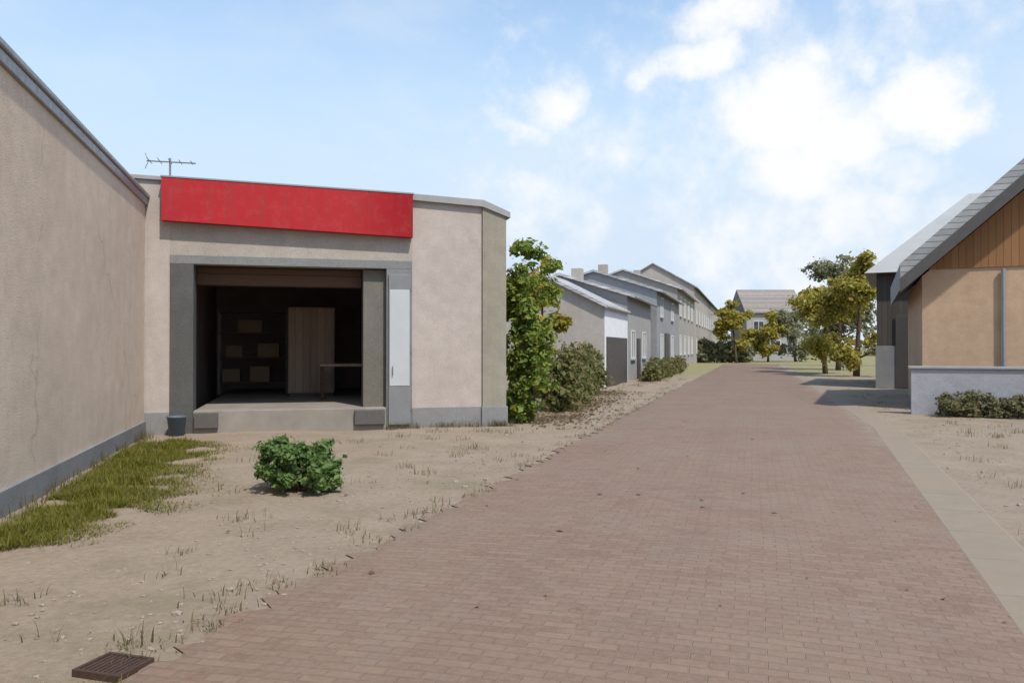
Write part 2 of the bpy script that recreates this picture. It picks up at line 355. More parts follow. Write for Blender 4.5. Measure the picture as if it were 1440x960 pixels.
def road_mat():
    m, nt, b = nodes('worn_red_pavers', .85, .25)
    v = coord(nt)
    br = N_(nt, 'TexBrick'); br.inputs['Scale'].default_value = 1; br.inputs['Brick Width'].default_value = .19; br.inputs['Row Height'].default_value = .088
    br.inputs['Mortar Size'].default_value = .006; br.inputs['Mortar Smooth'].default_value = .3; br.inputs['Bias'].default_value = -.1
    br.inputs['Color1'].default_value = (.168, .098, .068, 1); br.inputs['Color2'].default_value = (.240, .152, .110, 1); br.inputs['Mortar'].default_value = (.185, .135, .095, 1)
    wob = N_(nt, 'TexNoise'); wob.inputs['Scale'].default_value = .8; wob.inputs['Detail'].default_value = 3; nt.links.new(v, wob.inputs['Vector'])
    ws = N_(nt, 'VectorMath'); ws.operation = 'SCALE'; ws.inputs['Scale'].default_value = .07; nt.links.new(wob.outputs['Color'], ws.inputs[0])
    wa = N_(nt, 'VectorMath'); wa.operation = 'ADD'; nt.links.new(v, wa.inputs[0]); nt.links.new(ws.outputs[0], wa.inputs[1])
    nt.links.new(wa.outputs[0], br.inputs['Vector'])
    big = noi(nt, v, .35, 8, .65); mid = noi(nt, v, 2.2, 8, .7); fine = noi(nt, v, 22, 8, .75)
    c = mixc(nt, ramp(nt, fine, [(.35, 0.0), (.75, .55)]), br.outputs['Color'], (.30, .215, .16))
    c = mixc(nt, ramp(nt, big, [(.45, 0.0), (.62, .55)]), c, (.235, .168, .120))
    c = mixc(nt, ramp(nt, mid, [(.56, 0.0), (.70, .42)]), c, (.155, .108, .078))
    # sand washed onto the edges of the paving
    sp = N_(nt, 'SeparateXYZ'); tc = N_(nt, 'TexCoord'); nt.links.new(tc.outputs['Object'], sp.inputs[0])
    e = mth(nt, 'ABSOLUTE', mth(nt, 'ADD', sp.outputs[0], .50))
    e = mth(nt, 'ADD', mth(nt, 'SUBTRACT', e, 2.45), mth(nt, 'MULTIPLY', mth(nt, 'SUBTRACT', noi(nt, v, 1.3, 8, .7), .5), 2.6))
    c = mixc(nt, ramp(nt, e, [(-.0, 0.0), (.62, .95)]), c, mixc(nt, fine, (.23, .18, .13), (.34, .285, .215)))
    c = mixc(nt, ramp(nt, noi(nt, v, .55, 10, .74), [(.50, 0.0), (.60, .6)]), c, mixc(nt, fine, (.185, .138, .10), (.27, .21, .158)))
    c = mixc(nt, ramp(nt, noi(nt, v, 1.1, 9, .7), [(.64, 0.0), (.70, .5)]), c, (.10, .075, .06))
    tr = noi(nt, coord(nt, (1.0, .03, 1)), 1.6, 6, .6)
    c = mixc(nt, ramp(nt, tr, [(.52, 0.0), (.68, .3)]), c, (.16, .11, .082))
    c = mixc(nt, ramp(nt, noi(nt, v, 75, 5, .75), [(.35, 0.0), (.7, .5)]), c, mixc(nt, fine, (.13, .09, .065), (.33, .25, .195)))
    nt.links.new(c, b.inputs['Base Color'])
    bump(nt, b, mth(nt, 'SUBTRACT', mth(nt, 'ADD', mth(nt, 'MULTIPLY', fine, .4), mth(nt, 'MULTIPLY', mid, .7)), mth(nt, 'MULTIPLY', br.outputs['Fac'], .9)), .9, .02)
    return m
def ground():
    me = MB(); xs = [-900, -300, -120, -60, -30] + [i * .5 for i in range(-40, 61)] + [45, 80, 160, 400, 900]
    ys = [-60, -25, -8] + [i * .5 for i in range(-4, 90)] + [55, 75, 110, 200, 500, 1500]
    g = {}
    for i, x in enumerate(xs):
        for j, y in enumerate(ys):
            off = Vector((x, y, 0)).dot(V)
            z = 0
            if (off < -3.6 or off > 3.2) and -20 < x < 30 and y < 45:
                k = min((-3.6 - off) if off < -3.6 else off - 3.2, 1.5) / 1.5
                z = mnoise.noise(Vector((x * .5, y * .5, 3))) * .05 * k
            g[i, j] = me.bm.verts.new((x, y, z))
    for i in range(len(xs) - 1):
        for j in range(len(ys) - 1): me.bm.faces.new((g[i, j], g[i + 1, j], g[i + 1, j + 1], g[i, j + 1]))
    return struct(me.build('ground', ground_mat(), smooth=True))
ground()
def road_right(s): return 1.42 + min(max(s - 4, 0), 14) * .07
def road():
    me = MB(); prev = None; s = -12.0; nx = 8; er = random.Random(3)
    while s < 86.5:
        jl = mnoise.noise(Vector((s * .5, 0, 1))) * .07 + er.choice((-.09, -.05, 0, 0, .04, .10)) * (1 if s < 40 else .3) + mnoise.noise(Vector((s * 3, 5, 1))) * .06; jr = mnoise.noise(Vector((s * .9, 9, 1))) * .03 + .05
        a, b_ = -3.02 + jl, road_right(s) + jr - .04
        row = []
        for k in range(nx + 1):
            f = k / nx; x = a + (b_ - a) * f
            row.append(me.bm.verts.new((x, s, .012 + .05 * (1 - (2 * f - 1) ** 2))))
        if prev:
            for k in range(nx): me.bm.faces.new((prev[k], prev[k + 1], row[k + 1], row[k]))
        prev = row; s += .088 if 0 < s < 26 else (.25 if s < 40 else 2)
    rm = road_mat()
    o = me.build('road', rm, smooth=True); o.rotation_euler = (0, 0, ROAD_RZ); struct(o)
    o = MB().box((2.3, 81.5, -.1), (70, 86.5, .045)).build('side_road', rm); o.rotation_euler = (0, 0, ROAD_RZ); struct(o)
road()
def kerb():
    m, nt, b = nodes('pale_concrete_edging', .9, .2); v = coord(nt)
    n = noi(nt, v, 3, 8, .7); f = noi(nt, v, 40, 6, .7)
    tc = N_(nt, 'TexCoord'); sp = N_(nt, 'SeparateXYZ'); nt.links.new(tc.outputs['Object'], sp.inputs[0])
    j = ramp(nt, mth(nt, 'FRACT', mth(nt, 'DIVIDE', sp.outputs[1], 1.0)), [(.0, 1.0), (.018, 0.0)])
    c = mixc(nt, n, (.20, .16, .118), (.30, .245, .19)); c = mixc(nt, ramp(nt, f, [(.5, 0.0), (.7, .5)]), c, (.2, .165, .13)); c = mixc(nt, j, c, (.13, .105, .08)); c = mixc(nt, ramp(nt, noi(nt, v, .8, 8, .72), [(.42, 0.0), (.56, .95)]), c, mixc(nt, f, (.20, .155, .108), (.32, .25, .185)))
    nt.links.new(c, b.inputs['Base Color']); bump(nt, b, mth(nt, 'SUBTRACT', f, j), .4, .01)
    me = MB(); prev = None; s = 4.0
    while s < 90:
        a = road_right(s) - .06; b_ = a + .52
        h = .006 + mnoise.noise(Vector((s, 2, 2))) * .008
        row = [me.bm.verts.new(q) for q in ((a, s, -.05), (a, s, h), (a + .03, s, h + .012), (b_ - .03, s, h + .012), (b_, s, h), (b_, s, -.05))]
        if prev:
            for k in range(5): me.bm.faces.new((prev[k], prev[k + 1], row[k + 1], row[k]))
        prev = row; s += .5
    o = me.build('kerb', m); o.rotation_euler = (0, 0, ROAD_RZ); struct(o)
kerb()

# ------------------------------------------------------------------ the yard on the left: eaves wall + red-banded garage
YARD = Vector((-7.05, 15.3, 0)); YA = math.atan2(.25, .968)
def yard(x, y, z=0):
    c, s = math.cos(YA), math.sin(YA); return Vector((YARD.x + c * x - s * y, YARD.y + s * x + c * y, z))

LA = math.atan(.274)
def lyard(x, y, z=0):
    c, s = math.cos(LA), math.sin(LA); return Vector((YARD.x + c * x - s * y, YARD.y + s * x + c * y, z))
lb = thing('rendered_building', lyard(0, -.05), LA, 'long windowless beige rendered building with a grey coping along its top', 'building')
MB().box((-7, -19, .27), (0, -.02, 4.40)).build('wall', M['beige'], lb)
MB().box((-7.03, -19.03, -.2), (.035, -.02, .27), .012).build('plinth', M['greyplinth'], lb)
M['roof_grey'] = tile_mat('grey_roof_tiles', (.20, .20, .205))
MB().prism([(-.02, 4.68), (-3.5, 6.0), (-7.0, 4.68), (-7.0, 4.60), (-3.5, 5.9), (-.02, 4.60)], 1, -19.0, -.06).build('roof', M['roof_grey'], lb)
MB().box((-.30, -19.03, 4.40), (.045, .06, 4.53), .012).box((-.30, -19.03, 4.532), (.075, .07, 4.61), .02).build('coping', M['gutter'], lb)

gb = thing('garage_building', yard(0, 0), YA, 'flat topped garage with a wide dark open front and pinkish white wall', 'building')
H = 4.86
def top(t): return 4.92 - .022 * (t + .9)
f = MB()
f.prism([(-.9, .42), (.44, .42), (.44, top(.44)), (-.9, top(-.9))], 1, 0, .28)
f.prism([(5.13, .42), (6.62, .42), (6.62, top(6.62) - .10), (5.13, top(5.13) - .06)], 1, 0, .28)
f.box((5.13, .282, 4.0), (6.62, 8.6, 4.55))
f.build('wall', M['pink'], gb)
MB().prism([(.44, 3.30), (5.13, 3.30), (5.13, top(5.13)), (.44, top(.44))], 1, .003, .28).build('lintel', M['lintel'], gb)
MB().prism([(6.625, .42), (7.14, .42), (7.14, 4.475), (6.625, 4.66)], 1, -.05, .30).build('corner_pier', M['algae'], gb)
for a_, b_, q in ((-.9, .44, .03), (5.13, 6.60, .03), (6.602, 7.17, .08)): MB().box((a_, -q, -.2), (b_, .28, .42), .01).build('plinth', M['greyplinth'], gb)
cp = MB(); cp.prism([(-.95, top(-.95)), (5.13, top(5.13)), (5.13, top(5.13) + .07), (-.95, top(-.95) + .07)], 1, -.06, .34)
cp.prism([(5.135, top(5.13) - .06), (6.62, top(6.62) - .10), (7.22, 4.44), (7.22, 4.56), (6.64, top(6.62) + .04), (5.135, top(5.13) + .07)], 1, -.10, .34)
cp.build('coping', M['coping'], gb)
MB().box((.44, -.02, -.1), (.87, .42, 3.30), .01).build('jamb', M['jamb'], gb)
MB().box((4.60, -.02, -.1), (5.13, .42, 3.30), .01).build('jamb', M['surround'], gb)
MB().box((.44, -.022, 3.30), (5.13, -.004, 3.46)).build('lintel_band', M['surround'], gb)
MB().box((4.14, .16, .0), (4.60, .60, 3.28), .01).build('inner_pier', M['pier'], gb)
inn = MB()
inn.box((.30, .30, -.1), (.42, 8.4, 4.0)); inn.box((4.61, .62, -.1), (4.75, 8.4, 4.0)); inn.box((.30, 8.4, -.1), (5.0, 8.6, 4.0)); inn.box((.42, .285, 3.62), (5.12, 8.6, 3.8))
inn.build('inner_wall', M['inside'], gb)
MB().box((.875, -.06, -.15), (4.595, 8.4, .44), .02).build('floor_slab', M['slab'], gb)
for a_, b_ in ((.90, 1.34), (3.95, 4.56)): MB().box((a_, -.15, .10), (b_, -.062, .40), .015).build('dock_bumper', M['dark_rubber'], gb)
MB().box((.87, .45, 2.93), (4.13, .75, 3.29), .02).build('shutter_box', M['beam'], gb)
sd = MB(); sd.box((6.4, .31, -.1), (7.10, 8.6, 4.42)); sd.build('side_wall', M['algae'], gb)
dl = MB().box((4.64, -.075, .08), (5.09, -.03, 3.18), .006).build('door_leaf', M['grey_metal'], gb)
MB().box((4.66, -.085, .88), (5.07, -.0755, 2.86), .004).build('door_panel', M['pale_metal'], dl)
h = MB(); h.tube([(4.72, -.085, 1.10), (4.72, -.125, 1.10), (4.72, -.125, 1.28), (4.72, -.085, 1.28)], .009, 6); h.build('handle', M['steel'], dl)
for z in (.45, 1.65, 2.95): MB().tube([(5.10, -.06, z - .07), (5.10, -.06, z + .07)], .018, 8).build('hinge', M['steel'], dl)

fs = thing('fascia_sign', yard(.32, -.235, 4.02), YA + R(.3), 'long red fascia band projecting above the dark garage opening', 'sign')
MB().prism([(0, .075), (4.80, -.085), (4.80, .80), (0, .90)], 1, 0, .20).build('panel', M['red'], fs)
t = MB(); t.prism([(-.02, .902), (4.82, .801), (4.82, .83), (-.02, .93)], 1, -.012, .205); t.build('top_trim', M['gutter'], fs)
for x in (1.2, 2.4, 3.6): MB().box((x - .010, -.004, .08 - x * .033), (x + .010, .0, .89 - x * .0208)).build('seam', M['red'], fs)

an = thing('television_antenna', yard(.25, 1.2, 4.6), YA, 'thin metal television antenna above the left end of the red band', 'antenna')
a_ = MB(); a_.tube([(0, 0, 0), (0, 0, 1.0)], .022, 8); a_.build('mast', M['steel'], an)
a_ = MB(); a_.tube([(-.45, 0, .92), (.5, 0, .92)], .014, 6)
for i, x in enumerate((-.4, -.2, 0.0, .2, .42)): a_.tube([(x, -.3 + i * .03, .93), (x, .3 - i * .03, .93)], .008, 5)
for k in (-1, 1): a_.tube([(-.42, 0, .92 + .02 * k), (-.48, 0, .92 + .16 * k)], .008, 5)
a_.build('boom', M['steel'], an)

# inside the garage
cb = thing('tool_cupboard', yard(2.55, 4.3, .44), YA, 'tall brown wooden cupboard standing inside the dark garage', 'cupboard')
MB().box((0, 0, .08), (1.15, .5, 2.25), .01).build('body', M['wood'], cb)
for x in (.02, .585): d_ = MB().box((x, -.022, .12), (x + .545, -.002, 2.2), .005).build('door', M['wood'], cb)
MB().box((.03, .03, 0), (1.12, .47, .08)).build('plinth', M['dark_frame'], cb)
sh = thing('storage_shelf', yard(.75, 5.6, .44), YA, 'dark metal shelf rack with boxes at the left of the garage', 'shelf')
for x in (0, 1.72):
    for y in (0, .46): MB().box((x, y, 0), (x + .04, y + .04, 2.2)).build('upright', M['grey_metal'], sh)
for z in (.3, .95, 1.6, 2.16): MB().box((.002, .002, z), (1.758, .498, z + .03)).build('shelf_board', M['beam'], sh)
for i, (x, z, wd, hh) in enumerate([(.1, .33, .45, .34), (.8, .33, .5, .4), (.2, .98, .4, .3), (1.0, .98, .55, .36), (.5, 1.63, .6, .33)]):
    tag(MB().box((0, 0, 0), (wd, .36, hh), .006).build('cardboard_box', M['cardboard'], None), 
        ['low brown box on the bottom shelf at the rack left end', 'wide brown box on the bottom shelf at the rack right end', 'small brown box on the second shelf, left', 'widest brown box on the second shelf, right', 'brown box alone on the third shelf of the rack'][i], 'box', 'boxes on the garage shelf')
    o = C.objects[-1]; o.location = yard(.75 + x, 5.66, .44 + z + .001); o.rotation_euler = (0, 0, YA + rng.uniform(-.08, .08))
wb = thing('work_bench', yard(3.3, 2.9, .44), YA, 'low dark work bench standing near the garage right wall', 'bench')
MB().box((0, 0, .78), (1.2, .65, .84), .008).build('bench_top', M['wood'], wb)
for x in (.03, 1.09):
    for y in (.03, .54): MB().box((x, y, 0), (x + .08, y + .08, .78)).build('leg', M['beam'], wb)
bk = thing('bucket', yard(.62, -.32, 0), 0, 'blue grey bucket beside the left foot of the garage opening', 'bucket')
b_ = MB(); b_.lathe([(.13, 0), (.175, .34), (.19, .345), (.19, .365), (.168, .365), (.125, .03)], seg=24); b_.build('body', M['bluegrey'], bk, True)
b_ = MB(); b_.tube([(.185 * math.cos(a), .185 * math.sin(a) * .35 - .1 * math.sin(a), .35 + .1 * math.sin(a) * -1) for a in [i * math.pi / 10 for i in range(11)]], .006, 6); b_.build('handle', M['steel'], bk)

# ------------------------------------------------------------------ plants
M['leaf_green'] = leaf_mat('leaf_green', (.16, .255, .045), (.29, .34, .06), (.26, .24, .04))
M['leaf_olive'] = leaf_mat('leaf_olive', (.36, .33, .06), (.46, .385, .065), (.30, .18, .035))
M['leaf_hedge'] = leaf_mat('leaf_hedge', (.155, .17, .055), (.24, .225, .085), (.24, .17, .075))
M['leaf_fresh'] = leaf_mat('leaf_fresh', (.125, .22, .06), (.22, .31, .10))
M['leaf_dark'] = leaf_mat('leaf_dark', (.17, .165, .07), (.25, .23, .10), (.16, .12, .06))
M['leaf_far'] = leaf_mat('leaf_far', (.25, .25, .13), (.32, .31, .17))
M['grass'] = leaf_mat('grass_blades', (.14, .155, .016), (.215, .205, .026), (.28, .21, .07))
M['dry'] = leaf_mat('dry_grass', (.21, .165, .075), (.15, .15, .05))
def crown_leaves(me, blobs, n, size, fill=.45):
    sub = []
    for c, r, sq in blobs:
        for _ in range(7):
            d = Vector((rng.gauss(0, 1), rng.gauss(0, 1), rng.gauss(0, 1))).normalized() * r * rng.uniform(.25, 1.25)
            sub.append((Vector(c) + Vector((d.x, d.y, d.z * sq)), r * rng.choice((.22, .3, .42, .55))))
    tot = sum(b[1] ** 2 for b in sub)
    for c, r in sub:
        axis = Vector((rng.gauss(0, 1), rng.gauss(0, 1), rng.gauss(0, .6))).normalized()
        for _ in range(max(3, int(n * r * r / tot * rng.uniform(.5, 1.5)))):
            p = c + Vector((rng.gauss(0, .55), rng.gauss(0, .55), rng.gauss(0, .45))) * r + axis * rng.uniform(-1, 1.2) * r
            if p.z < .03: continue
            me.leaf(p, size * rng.choice((.6, .8, 1, 1.25)), (p - c) / r * .6 + Vector((0, 0, .5)))
def tree(name, loc, h, spread, label, m, leaf=.16, n=9000, trunk=.14, cat='tree', group=None, low=.3, stems=1):
    o = thing(name, loc, rng.uniform(0, 6), label, cat, group)
    tb = MB(); tips = []
    for st in range(stems):
        bx = Vector((rng.uniform(-.2, .2), rng.uniform(-.2, .2), -.1)) if stems > 1 else Vector((0, 0, -.1))
        tilt = Vector((rng.uniform(-.1, .1), rng.uniform(-.1, .1), 1))
        pts = [bx + Vector((tilt.x * h * .8 * k + rng.uniform(-.04, .04), tilt.y * h * .8 * k + rng.uniform(-.04, .04), h * .82 * k)) for k in (0, .15, .35, .55, .75, 1)]
        tb.tube(pts, [trunk * q for q in (1.25, 1, .8, .6, .38, .12)], 8)
        tips.append(pts[-1])
        for i in range(9):
            k = rng.uniform(low, .92); i0 = min(int(k * 5), 4); p0 = pts[i0].lerp(pts[i0 + 1], k * 5 - i0)
            a = rng.uniform(0, 6.28); L = spread * rng.uniform(.55, 1.0) * (1.15 - .6 * abs(k - .5))
            p1 = p0 + Vector((math.cos(a) * L * .5, math.sin(a) * L * .5, L * .25)); p2 = p0 + Vector((math.cos(a) * L, math.sin(a) * L, L * rng.uniform(.3, .8)))
            p2.z = min(p2.z, h * .97); tb.tube([p0, p1, p2], [trunk * .38, trunk * .24, trunk * .07], 6); tips.append(p2); tips.append(p1.lerp(p2, .4))
    tb.build('trunk', M['bark'], o, True)
    me = MB(); me.raw = True
    blobs = [(t, spread * rng.uniform(.28, .46), rng.uniform(.65, .95)) for t in tips]
    crown_leaves(me, blobs, n, leaf)
    me.build('crown', m, o)
    return o
# tall shrub at the right-hand corner of the garage
def tall_shrub():
    o = thing('tall_shrub', (at(746, 17.9), 17.9, 0), 0, 'tall narrow green shrub growing against the right corner of the garage', 'shrub')
    tb = MB(); blobs = []
    for i in range(6):
        x, y = rng.uniform(-.28, .28), rng.uniform(-.3, .3); h = rng.uniform(2.4, 3.9)
        pts = [(x, y, -.05), (x * 1.2 + .05, y, h * .4), (x * 1.3, y * 1.2, h * .75), (x * 1.5, y, h)]
        MB().tube(pts, [.05, .04, .028, .01], 6).build('stem', M['bark'], o, True)
        for z in (.5, 1.0, 1.5, 2.0, 2.6, 3.1, 3.6):
            if z < h: blobs.append(((x * 1.3 + rng.uniform(-.15, .15), y + rng.uniform(-.2, .2), z + rng.uniform(-.2, .2)), rng.uniform(.22, .34), 1.1))
    blobs += [((-.18, 0, 3.95), .3, 1.1), ((.05, .1, 3.7), .34, 1), ((.33, .1, 3.45), .3, .8), ((.45, -.1, 2.9), .26, 1)]
    me = MB(); me.raw = True; crown_leaves(me, blobs, 12500, .08, .3); me.build('foliage', M['leaf_green'], o)
tall_shrub()
def hedge(name, p0, p1, h, wd, label, m, n, leaf, cat='hedge', jag=.2):
    p0, p1 = Vector((*p0, 0)), Vector((*p1, 0)); L = (p1 - p0).length
    o = thing(name, p0, math.atan2(p1.y - p0.y, p1.x - p0.x), label, cat)
    st = MB(); k = max(3, int(L / (.26 if h < .7 else .45))); blobs = []
    for i in range(k):
        x = (i + .5) / k * L; hh = h * (1 + jag * mnoise.noise(Vector((x * .8, h * 7.3, p0.x))))
        MB().tube([(x, 0, -.05), (x + rng.uniform(-.1, .1), rng.uniform(-.1, .1), hh * .6)], [.03, .012], 5).build('stem', M['bark'], o)
        z = hh * .28
        while z < hh - wd * .2:
            blobs.append(((x + rng.uniform(-.15, .15), rng.uniform(-.2, .2) * wd, z), wd * rng.uniform(.45, .6), 1)); z += wd * .45
    me = MB(); me.raw = True; crown_leaves(me, blobs, n, leaf, .35); me.build('foliage', m, o); return o
hedge('hedge', (1.15, 20.6), (3.15, 31.0), 1.45, .8, 'dark green hedge running from the tall shrub towards the grey gable end', M['leaf_hedge'], 22000, .10)
# low fresh green shrub on the sand
sx, sy = gpt(424, 690)
def low_shrub():
    o = thing('low_shrub', (sx, sy, 0), 0, 'small bright green shrub standing alone on the sandy verge', 'shrub')
    tb = MB(); blobs = []
    for i in range(19):
        a = i * 2.4 + rng.uniform(-.3, .3); r = .42 * ((i + .5) / 19) ** .5; hh = rng.uniform(.34, .58) - .35 * r
        tb.tube([(0, 0, -.02), (math.cos(a) * r * .6, math.sin(a) * r * .6, hh * .6), (math.cos(a) * r, math.sin(a) * r, hh)], [.014, .009, .004], 5)
        blobs.append(((math.cos(a) * r, math.sin(a) * r, hh), rng.uniform(.08, .14), .8))
        blobs.append(((math.cos(a) * (r + .04), math.sin(a) * (r + .04), hh * rng.uniform(.3, .6)), rng.uniform(.07, .12), .8))
    tb.build('stems', M['bark'], o)
    me = MB(); me.raw = True; crown_leaves(me, blobs, 8500, .045, .2); me.build('foliage', M['leaf_fresh'], o)
low_shrub()
# grass along the foot of the beige wall
def blade(me, p, h, lean, wd):
    a = rng.uniform(0, 6.28); d = Vector((math.cos(a), math.sin(a), 0)); s = Vector((-d.y, d.x, 0)) * wd
    b0, b1 = me.bm.verts.new(p - s), me.bm.verts.new(p + s)
    q = p + d * lean * .35 + Vector((0, 0, h * .6)); m0, m1 = me.bm.verts.new(q - s * .7), me.bm.verts.new(q + s * .7)
    tp = me.bm.verts.new(p + d * lean + Vector((0, 0, h)))
    me.bm.faces.new((b0, b1, m1, m0)); me.bm.faces.new((m0, m1, tp))
me = MB(); me.raw = True
for _ in range(60000):
    y = rng.uniform(-9.3, -1.6); x = .16 + abs(rng.gauss(0, 1)) * .7
    lim = 1.15 + .5 * mnoise.noise(Vector((y * .55, 3.3, 0))) + .75 * min(max((y + 9.0) / 3, -.9), 1) - .5 * max(0, (y + 3.6) / 2) + .55 * math.exp(-((y + 7.4) / 1.1) ** 2)
    lim += .15
    if x > lim or rng.random() < (x / lim) ** 4: continue
    if mnoise.noise(Vector((x * 2.0, y * 2.0, 1))) < -.12 - .25 * (1 - x / lim): continue
    k = 1 - .6 * x / lim
    blade(me, lyard(x, y, -.02), rng.uniform(.05, .17) * k * min(1, .35 + x) * (.75 + 1.1 * max(0, mnoise.noise(Vector((x * 1.7, y * 1.7, 8)))) + (.9 if rng.random() < .03 else 0)), rng.uniform(.02, .14), rng.uniform(.003, .007))
tag(stuff(me.build('grass', M['grass'])), 'olive green grass growing along the foot of the beige wall', 'grass')
me = MB(); me.raw = True
for _ in range(420):
    s = rng.uniform(3.5, 45); off = rng.choice((-1, 1)) * rng.uniform(0, 1); p = road_pt(-3.3 + off * 4.5 if off < 0 else road_right(s) + .75 + off * 7, s)
    q = p - YARD; lx = q.x * math.cos(YA) + q.y * math.sin(YA); ly = -q.x * math.sin(YA) + q.y * math.cos(YA)
    if lx < .1 or (ly > -.5 and lx < 7.5): continue
    for _ in range(rng.randint(8, 34)):
        blade(me, p + Vector((rng.gauss(0, .09), rng.gauss(0, .09), -.01)), rng.uniform(.03, .13), rng.uniform(.02, .09), rng.uniform(.002, .005))
for _ in range(130):
    q_ = 3 + 30 * rng.random() ** 1.5; p = road_pt(-3.05 + rng.gauss(-.05, .1), q_)
    for _ in range(rng.randint(4, 20)): blade(me, p + Vector((rng.gauss(0, .06), rng.gauss(0, .06), -.01)), rng.uniform(.02, .09), rng.uniform(.02, .07), rng.uniform(.002, .005))
for _ in range(90):
    if rng.random() < .6: p = yard(rng.uniform(4.6, 7.3), -.11 - abs(rng.gauss(0, .07)))
    else: p = lyard(.07 + abs(rng.gauss(0, .06)), rng.uniform(-12, -.4))
    for _ in range(rng.randint(6, 30)): blade(me, p + Vector((rng.gauss(0, .07), rng.gauss(0, .04), -.01)), rng.uniform(.04, .2), rng.uniform(.02, .1), rng.uniform(.002, .006))
tag(stuff(me.build('dry_grass', M['dry'])), 'sparse dry grass tufts scattered over the sandy verges', 'grass')
def pebbles():
    m = plain_mat('pebble_stone', (.27, .225, .18), .9, .45, 6)
    me = MB()
    for _ in range(1700):
        s = 2.5 + 24 * rng.random() ** 1.6; left = rng.random() < .65
        off = -3.2 - abs(rng.gauss(0, 1.2)) + .35 if left else road_right(s) + .7 + abs(rng.gauss(0, 1.3))
        p = road_pt(off, s); r = rng.uniform(.006, .020) * (1 if rng.random() < .94 else 1.9)
        bm = bmesh.new(); bmesh.ops.create_icosphere(bm, subdivisions=1, radius=r)
        for v in bm.verts: v.co = Vector((v.co.x * rng.uniform(.8, 1.4), v.co.y * rng.uniform(.8, 1.3), v.co.z * .6)) + p + Vector((0, 0, r * .2))
        me.join(bm)
    tag(stuff(me.build('gravel', m)), 'loose pebbles lying on the sandy verges beside the road', 'gravel')
pebbles()
me = MB(); me.raw = True
for _ in range(2600):
    k = rng.random(); c0 = Vector((at(746, 17.9), 17.4, 0)).lerp(Vector((3.4, 31, 0)), k)
    p = c0 + Vector((rng.gauss(.25, .55), rng.gauss(-.2, .55), .012 + rng.random() * .01)); me.leaf(p, rng.uniform(.04, .08), Vector((0, 0, 2)))
for _ in range(150):
    p = road_pt(rng.uniform(-6, 4), rng.uniform(3, 24)) + Vector((0, 0, .068)); q = p - YARD
    if q.x * math.cos(YA) + q.y * math.sin(YA) < .2 or -q.x * math.sin(YA) + q.y * math.cos(YA) > -.3: continue
    off = p.dot(V); p.z = .016 + (.05 * max(0, 1 - (2 * (off + 3.15) / 4.9 - 1) ** 2) if -3.1 < off < 1.7 else 0); me.leaf(p, rng.uniform(.02, .045), Vector((0, 0, 4)))
tag(stuff(me.build('fallen_leaves', leaf_mat('dead_leaves', (.17, .115, .06), (.23, .17, .09)))), 'brown fallen leaves scattered along the hedge and the verges', 'leaves')
# drain cover at the bottom left edge of the road
dx, dy = gpt(158, 942)
dc = thing('drain_cover', (dx + .01, dy + .01, .022), ROAD_RZ, 'dark rusty drain cover set at the left edge of the paving', 'drain cover')
MB().box((-.27, -.22, -.06), (.27, .22, .0), .006).build('pit', M['dark_frame'], dc)
fr_ = MB(); fr_.box((-.30, -.25, -.05), (-.26, .25, .02), .004); fr_.box((.26, -.25, -.05), (.30, .25, .02), .004); fr_.box((-.26, -.25, -.05), (.26, -.21, .02), .004); fr_.box((-.26, .21, -.05), (.26, .25, .02), .004)
fr_.build('frame', M['rust'], dc)
gr = MB()
for i in range(8): gr.box((-.236 + i * .0615, -.208, -.02), (-.200 + i * .0615, .208, .014), .003)
gr.box((-.258, -.015, -.012), (.258, .015, .008)); gr.build('grate', M['rust'], dc); dc.scale = (.48, .5, .8)

# ------------------------------------------------------------------ houses
M['glass_blue'] = M['glass']
M['slate'] = tile_mat('slate_roof', (.34, .34, .345), .26, .65, .15)
M['slate_pale'] = tile_mat('pale_slate_roof', (.42, .41, .41), .26, .65, .15)
M['tile_brown'] = tile_mat('brown_tile_roof', (.27, .235, .21), .3)
M['white'] = render_mat('white_wall_paint', (.80, .80, .82), amount=.15)
M['grey_wall'] = render_mat('grey_wall_paint', (.36, .345, .33), amount=.3)
M['blue_wall'] = render_mat('blue_grey_wall_paint', (.30, .30, .31), amount=.3)
M['stone_wall'] = render_mat('greige_wall', (.42, .375, .33), amount=.35)
M['far_wall'] = render_mat('warm_grey_wall', (.36, .325, .29), amount=.3)
def window(p, side, y0, y1, z0, z1, fm, nx=2):
    """window set on a wall: side 'x' faces +x (coords y), side 'y' faces -y (coords x)"""
    fr = MB(); t = .07
    def bx(a0, a1, b0, b1, o0, o1):
        if side == 'x': fr.box((o0, a0, b0), (o1, a1, b1))
        else: fr.box((a0, -o1, b0), (a1, -o0, b1))
    bx(y0, y1, z0, z0 + t, .004, .06); bx(y0, y1, z1 - t, z1, .004, .06)
    for i in range(nx + 1):
        c = y0 + (y1 - y0 - t) * i / nx; bx(c, c + t, z0 + t, z1 - t, .004, .06)
    f_ = fr.build('window', fm, p)
    fr = MB()
    if side == 'x': fr.box((.003, y0 + .02, z0 + .02), (.02, y1 - .02, z1 - .02))
    else: fr.box((y0 + .02, -.02, z0 + .02), (y1 - .02, -.003, z1 - .02))
    fr.build('pane', M['glass'], f_)
    fr = MB()
    if side == 'x': fr.box((.002, y0 - .08, z0 - .08), (.11, y1 + .08, z0 - .002))
    else: fr.box((y0 - .08, -.11, z0 - .08), (y1 + .08, -.002, z0 - .002))
    fr.build('sill', M['coping'], f_)
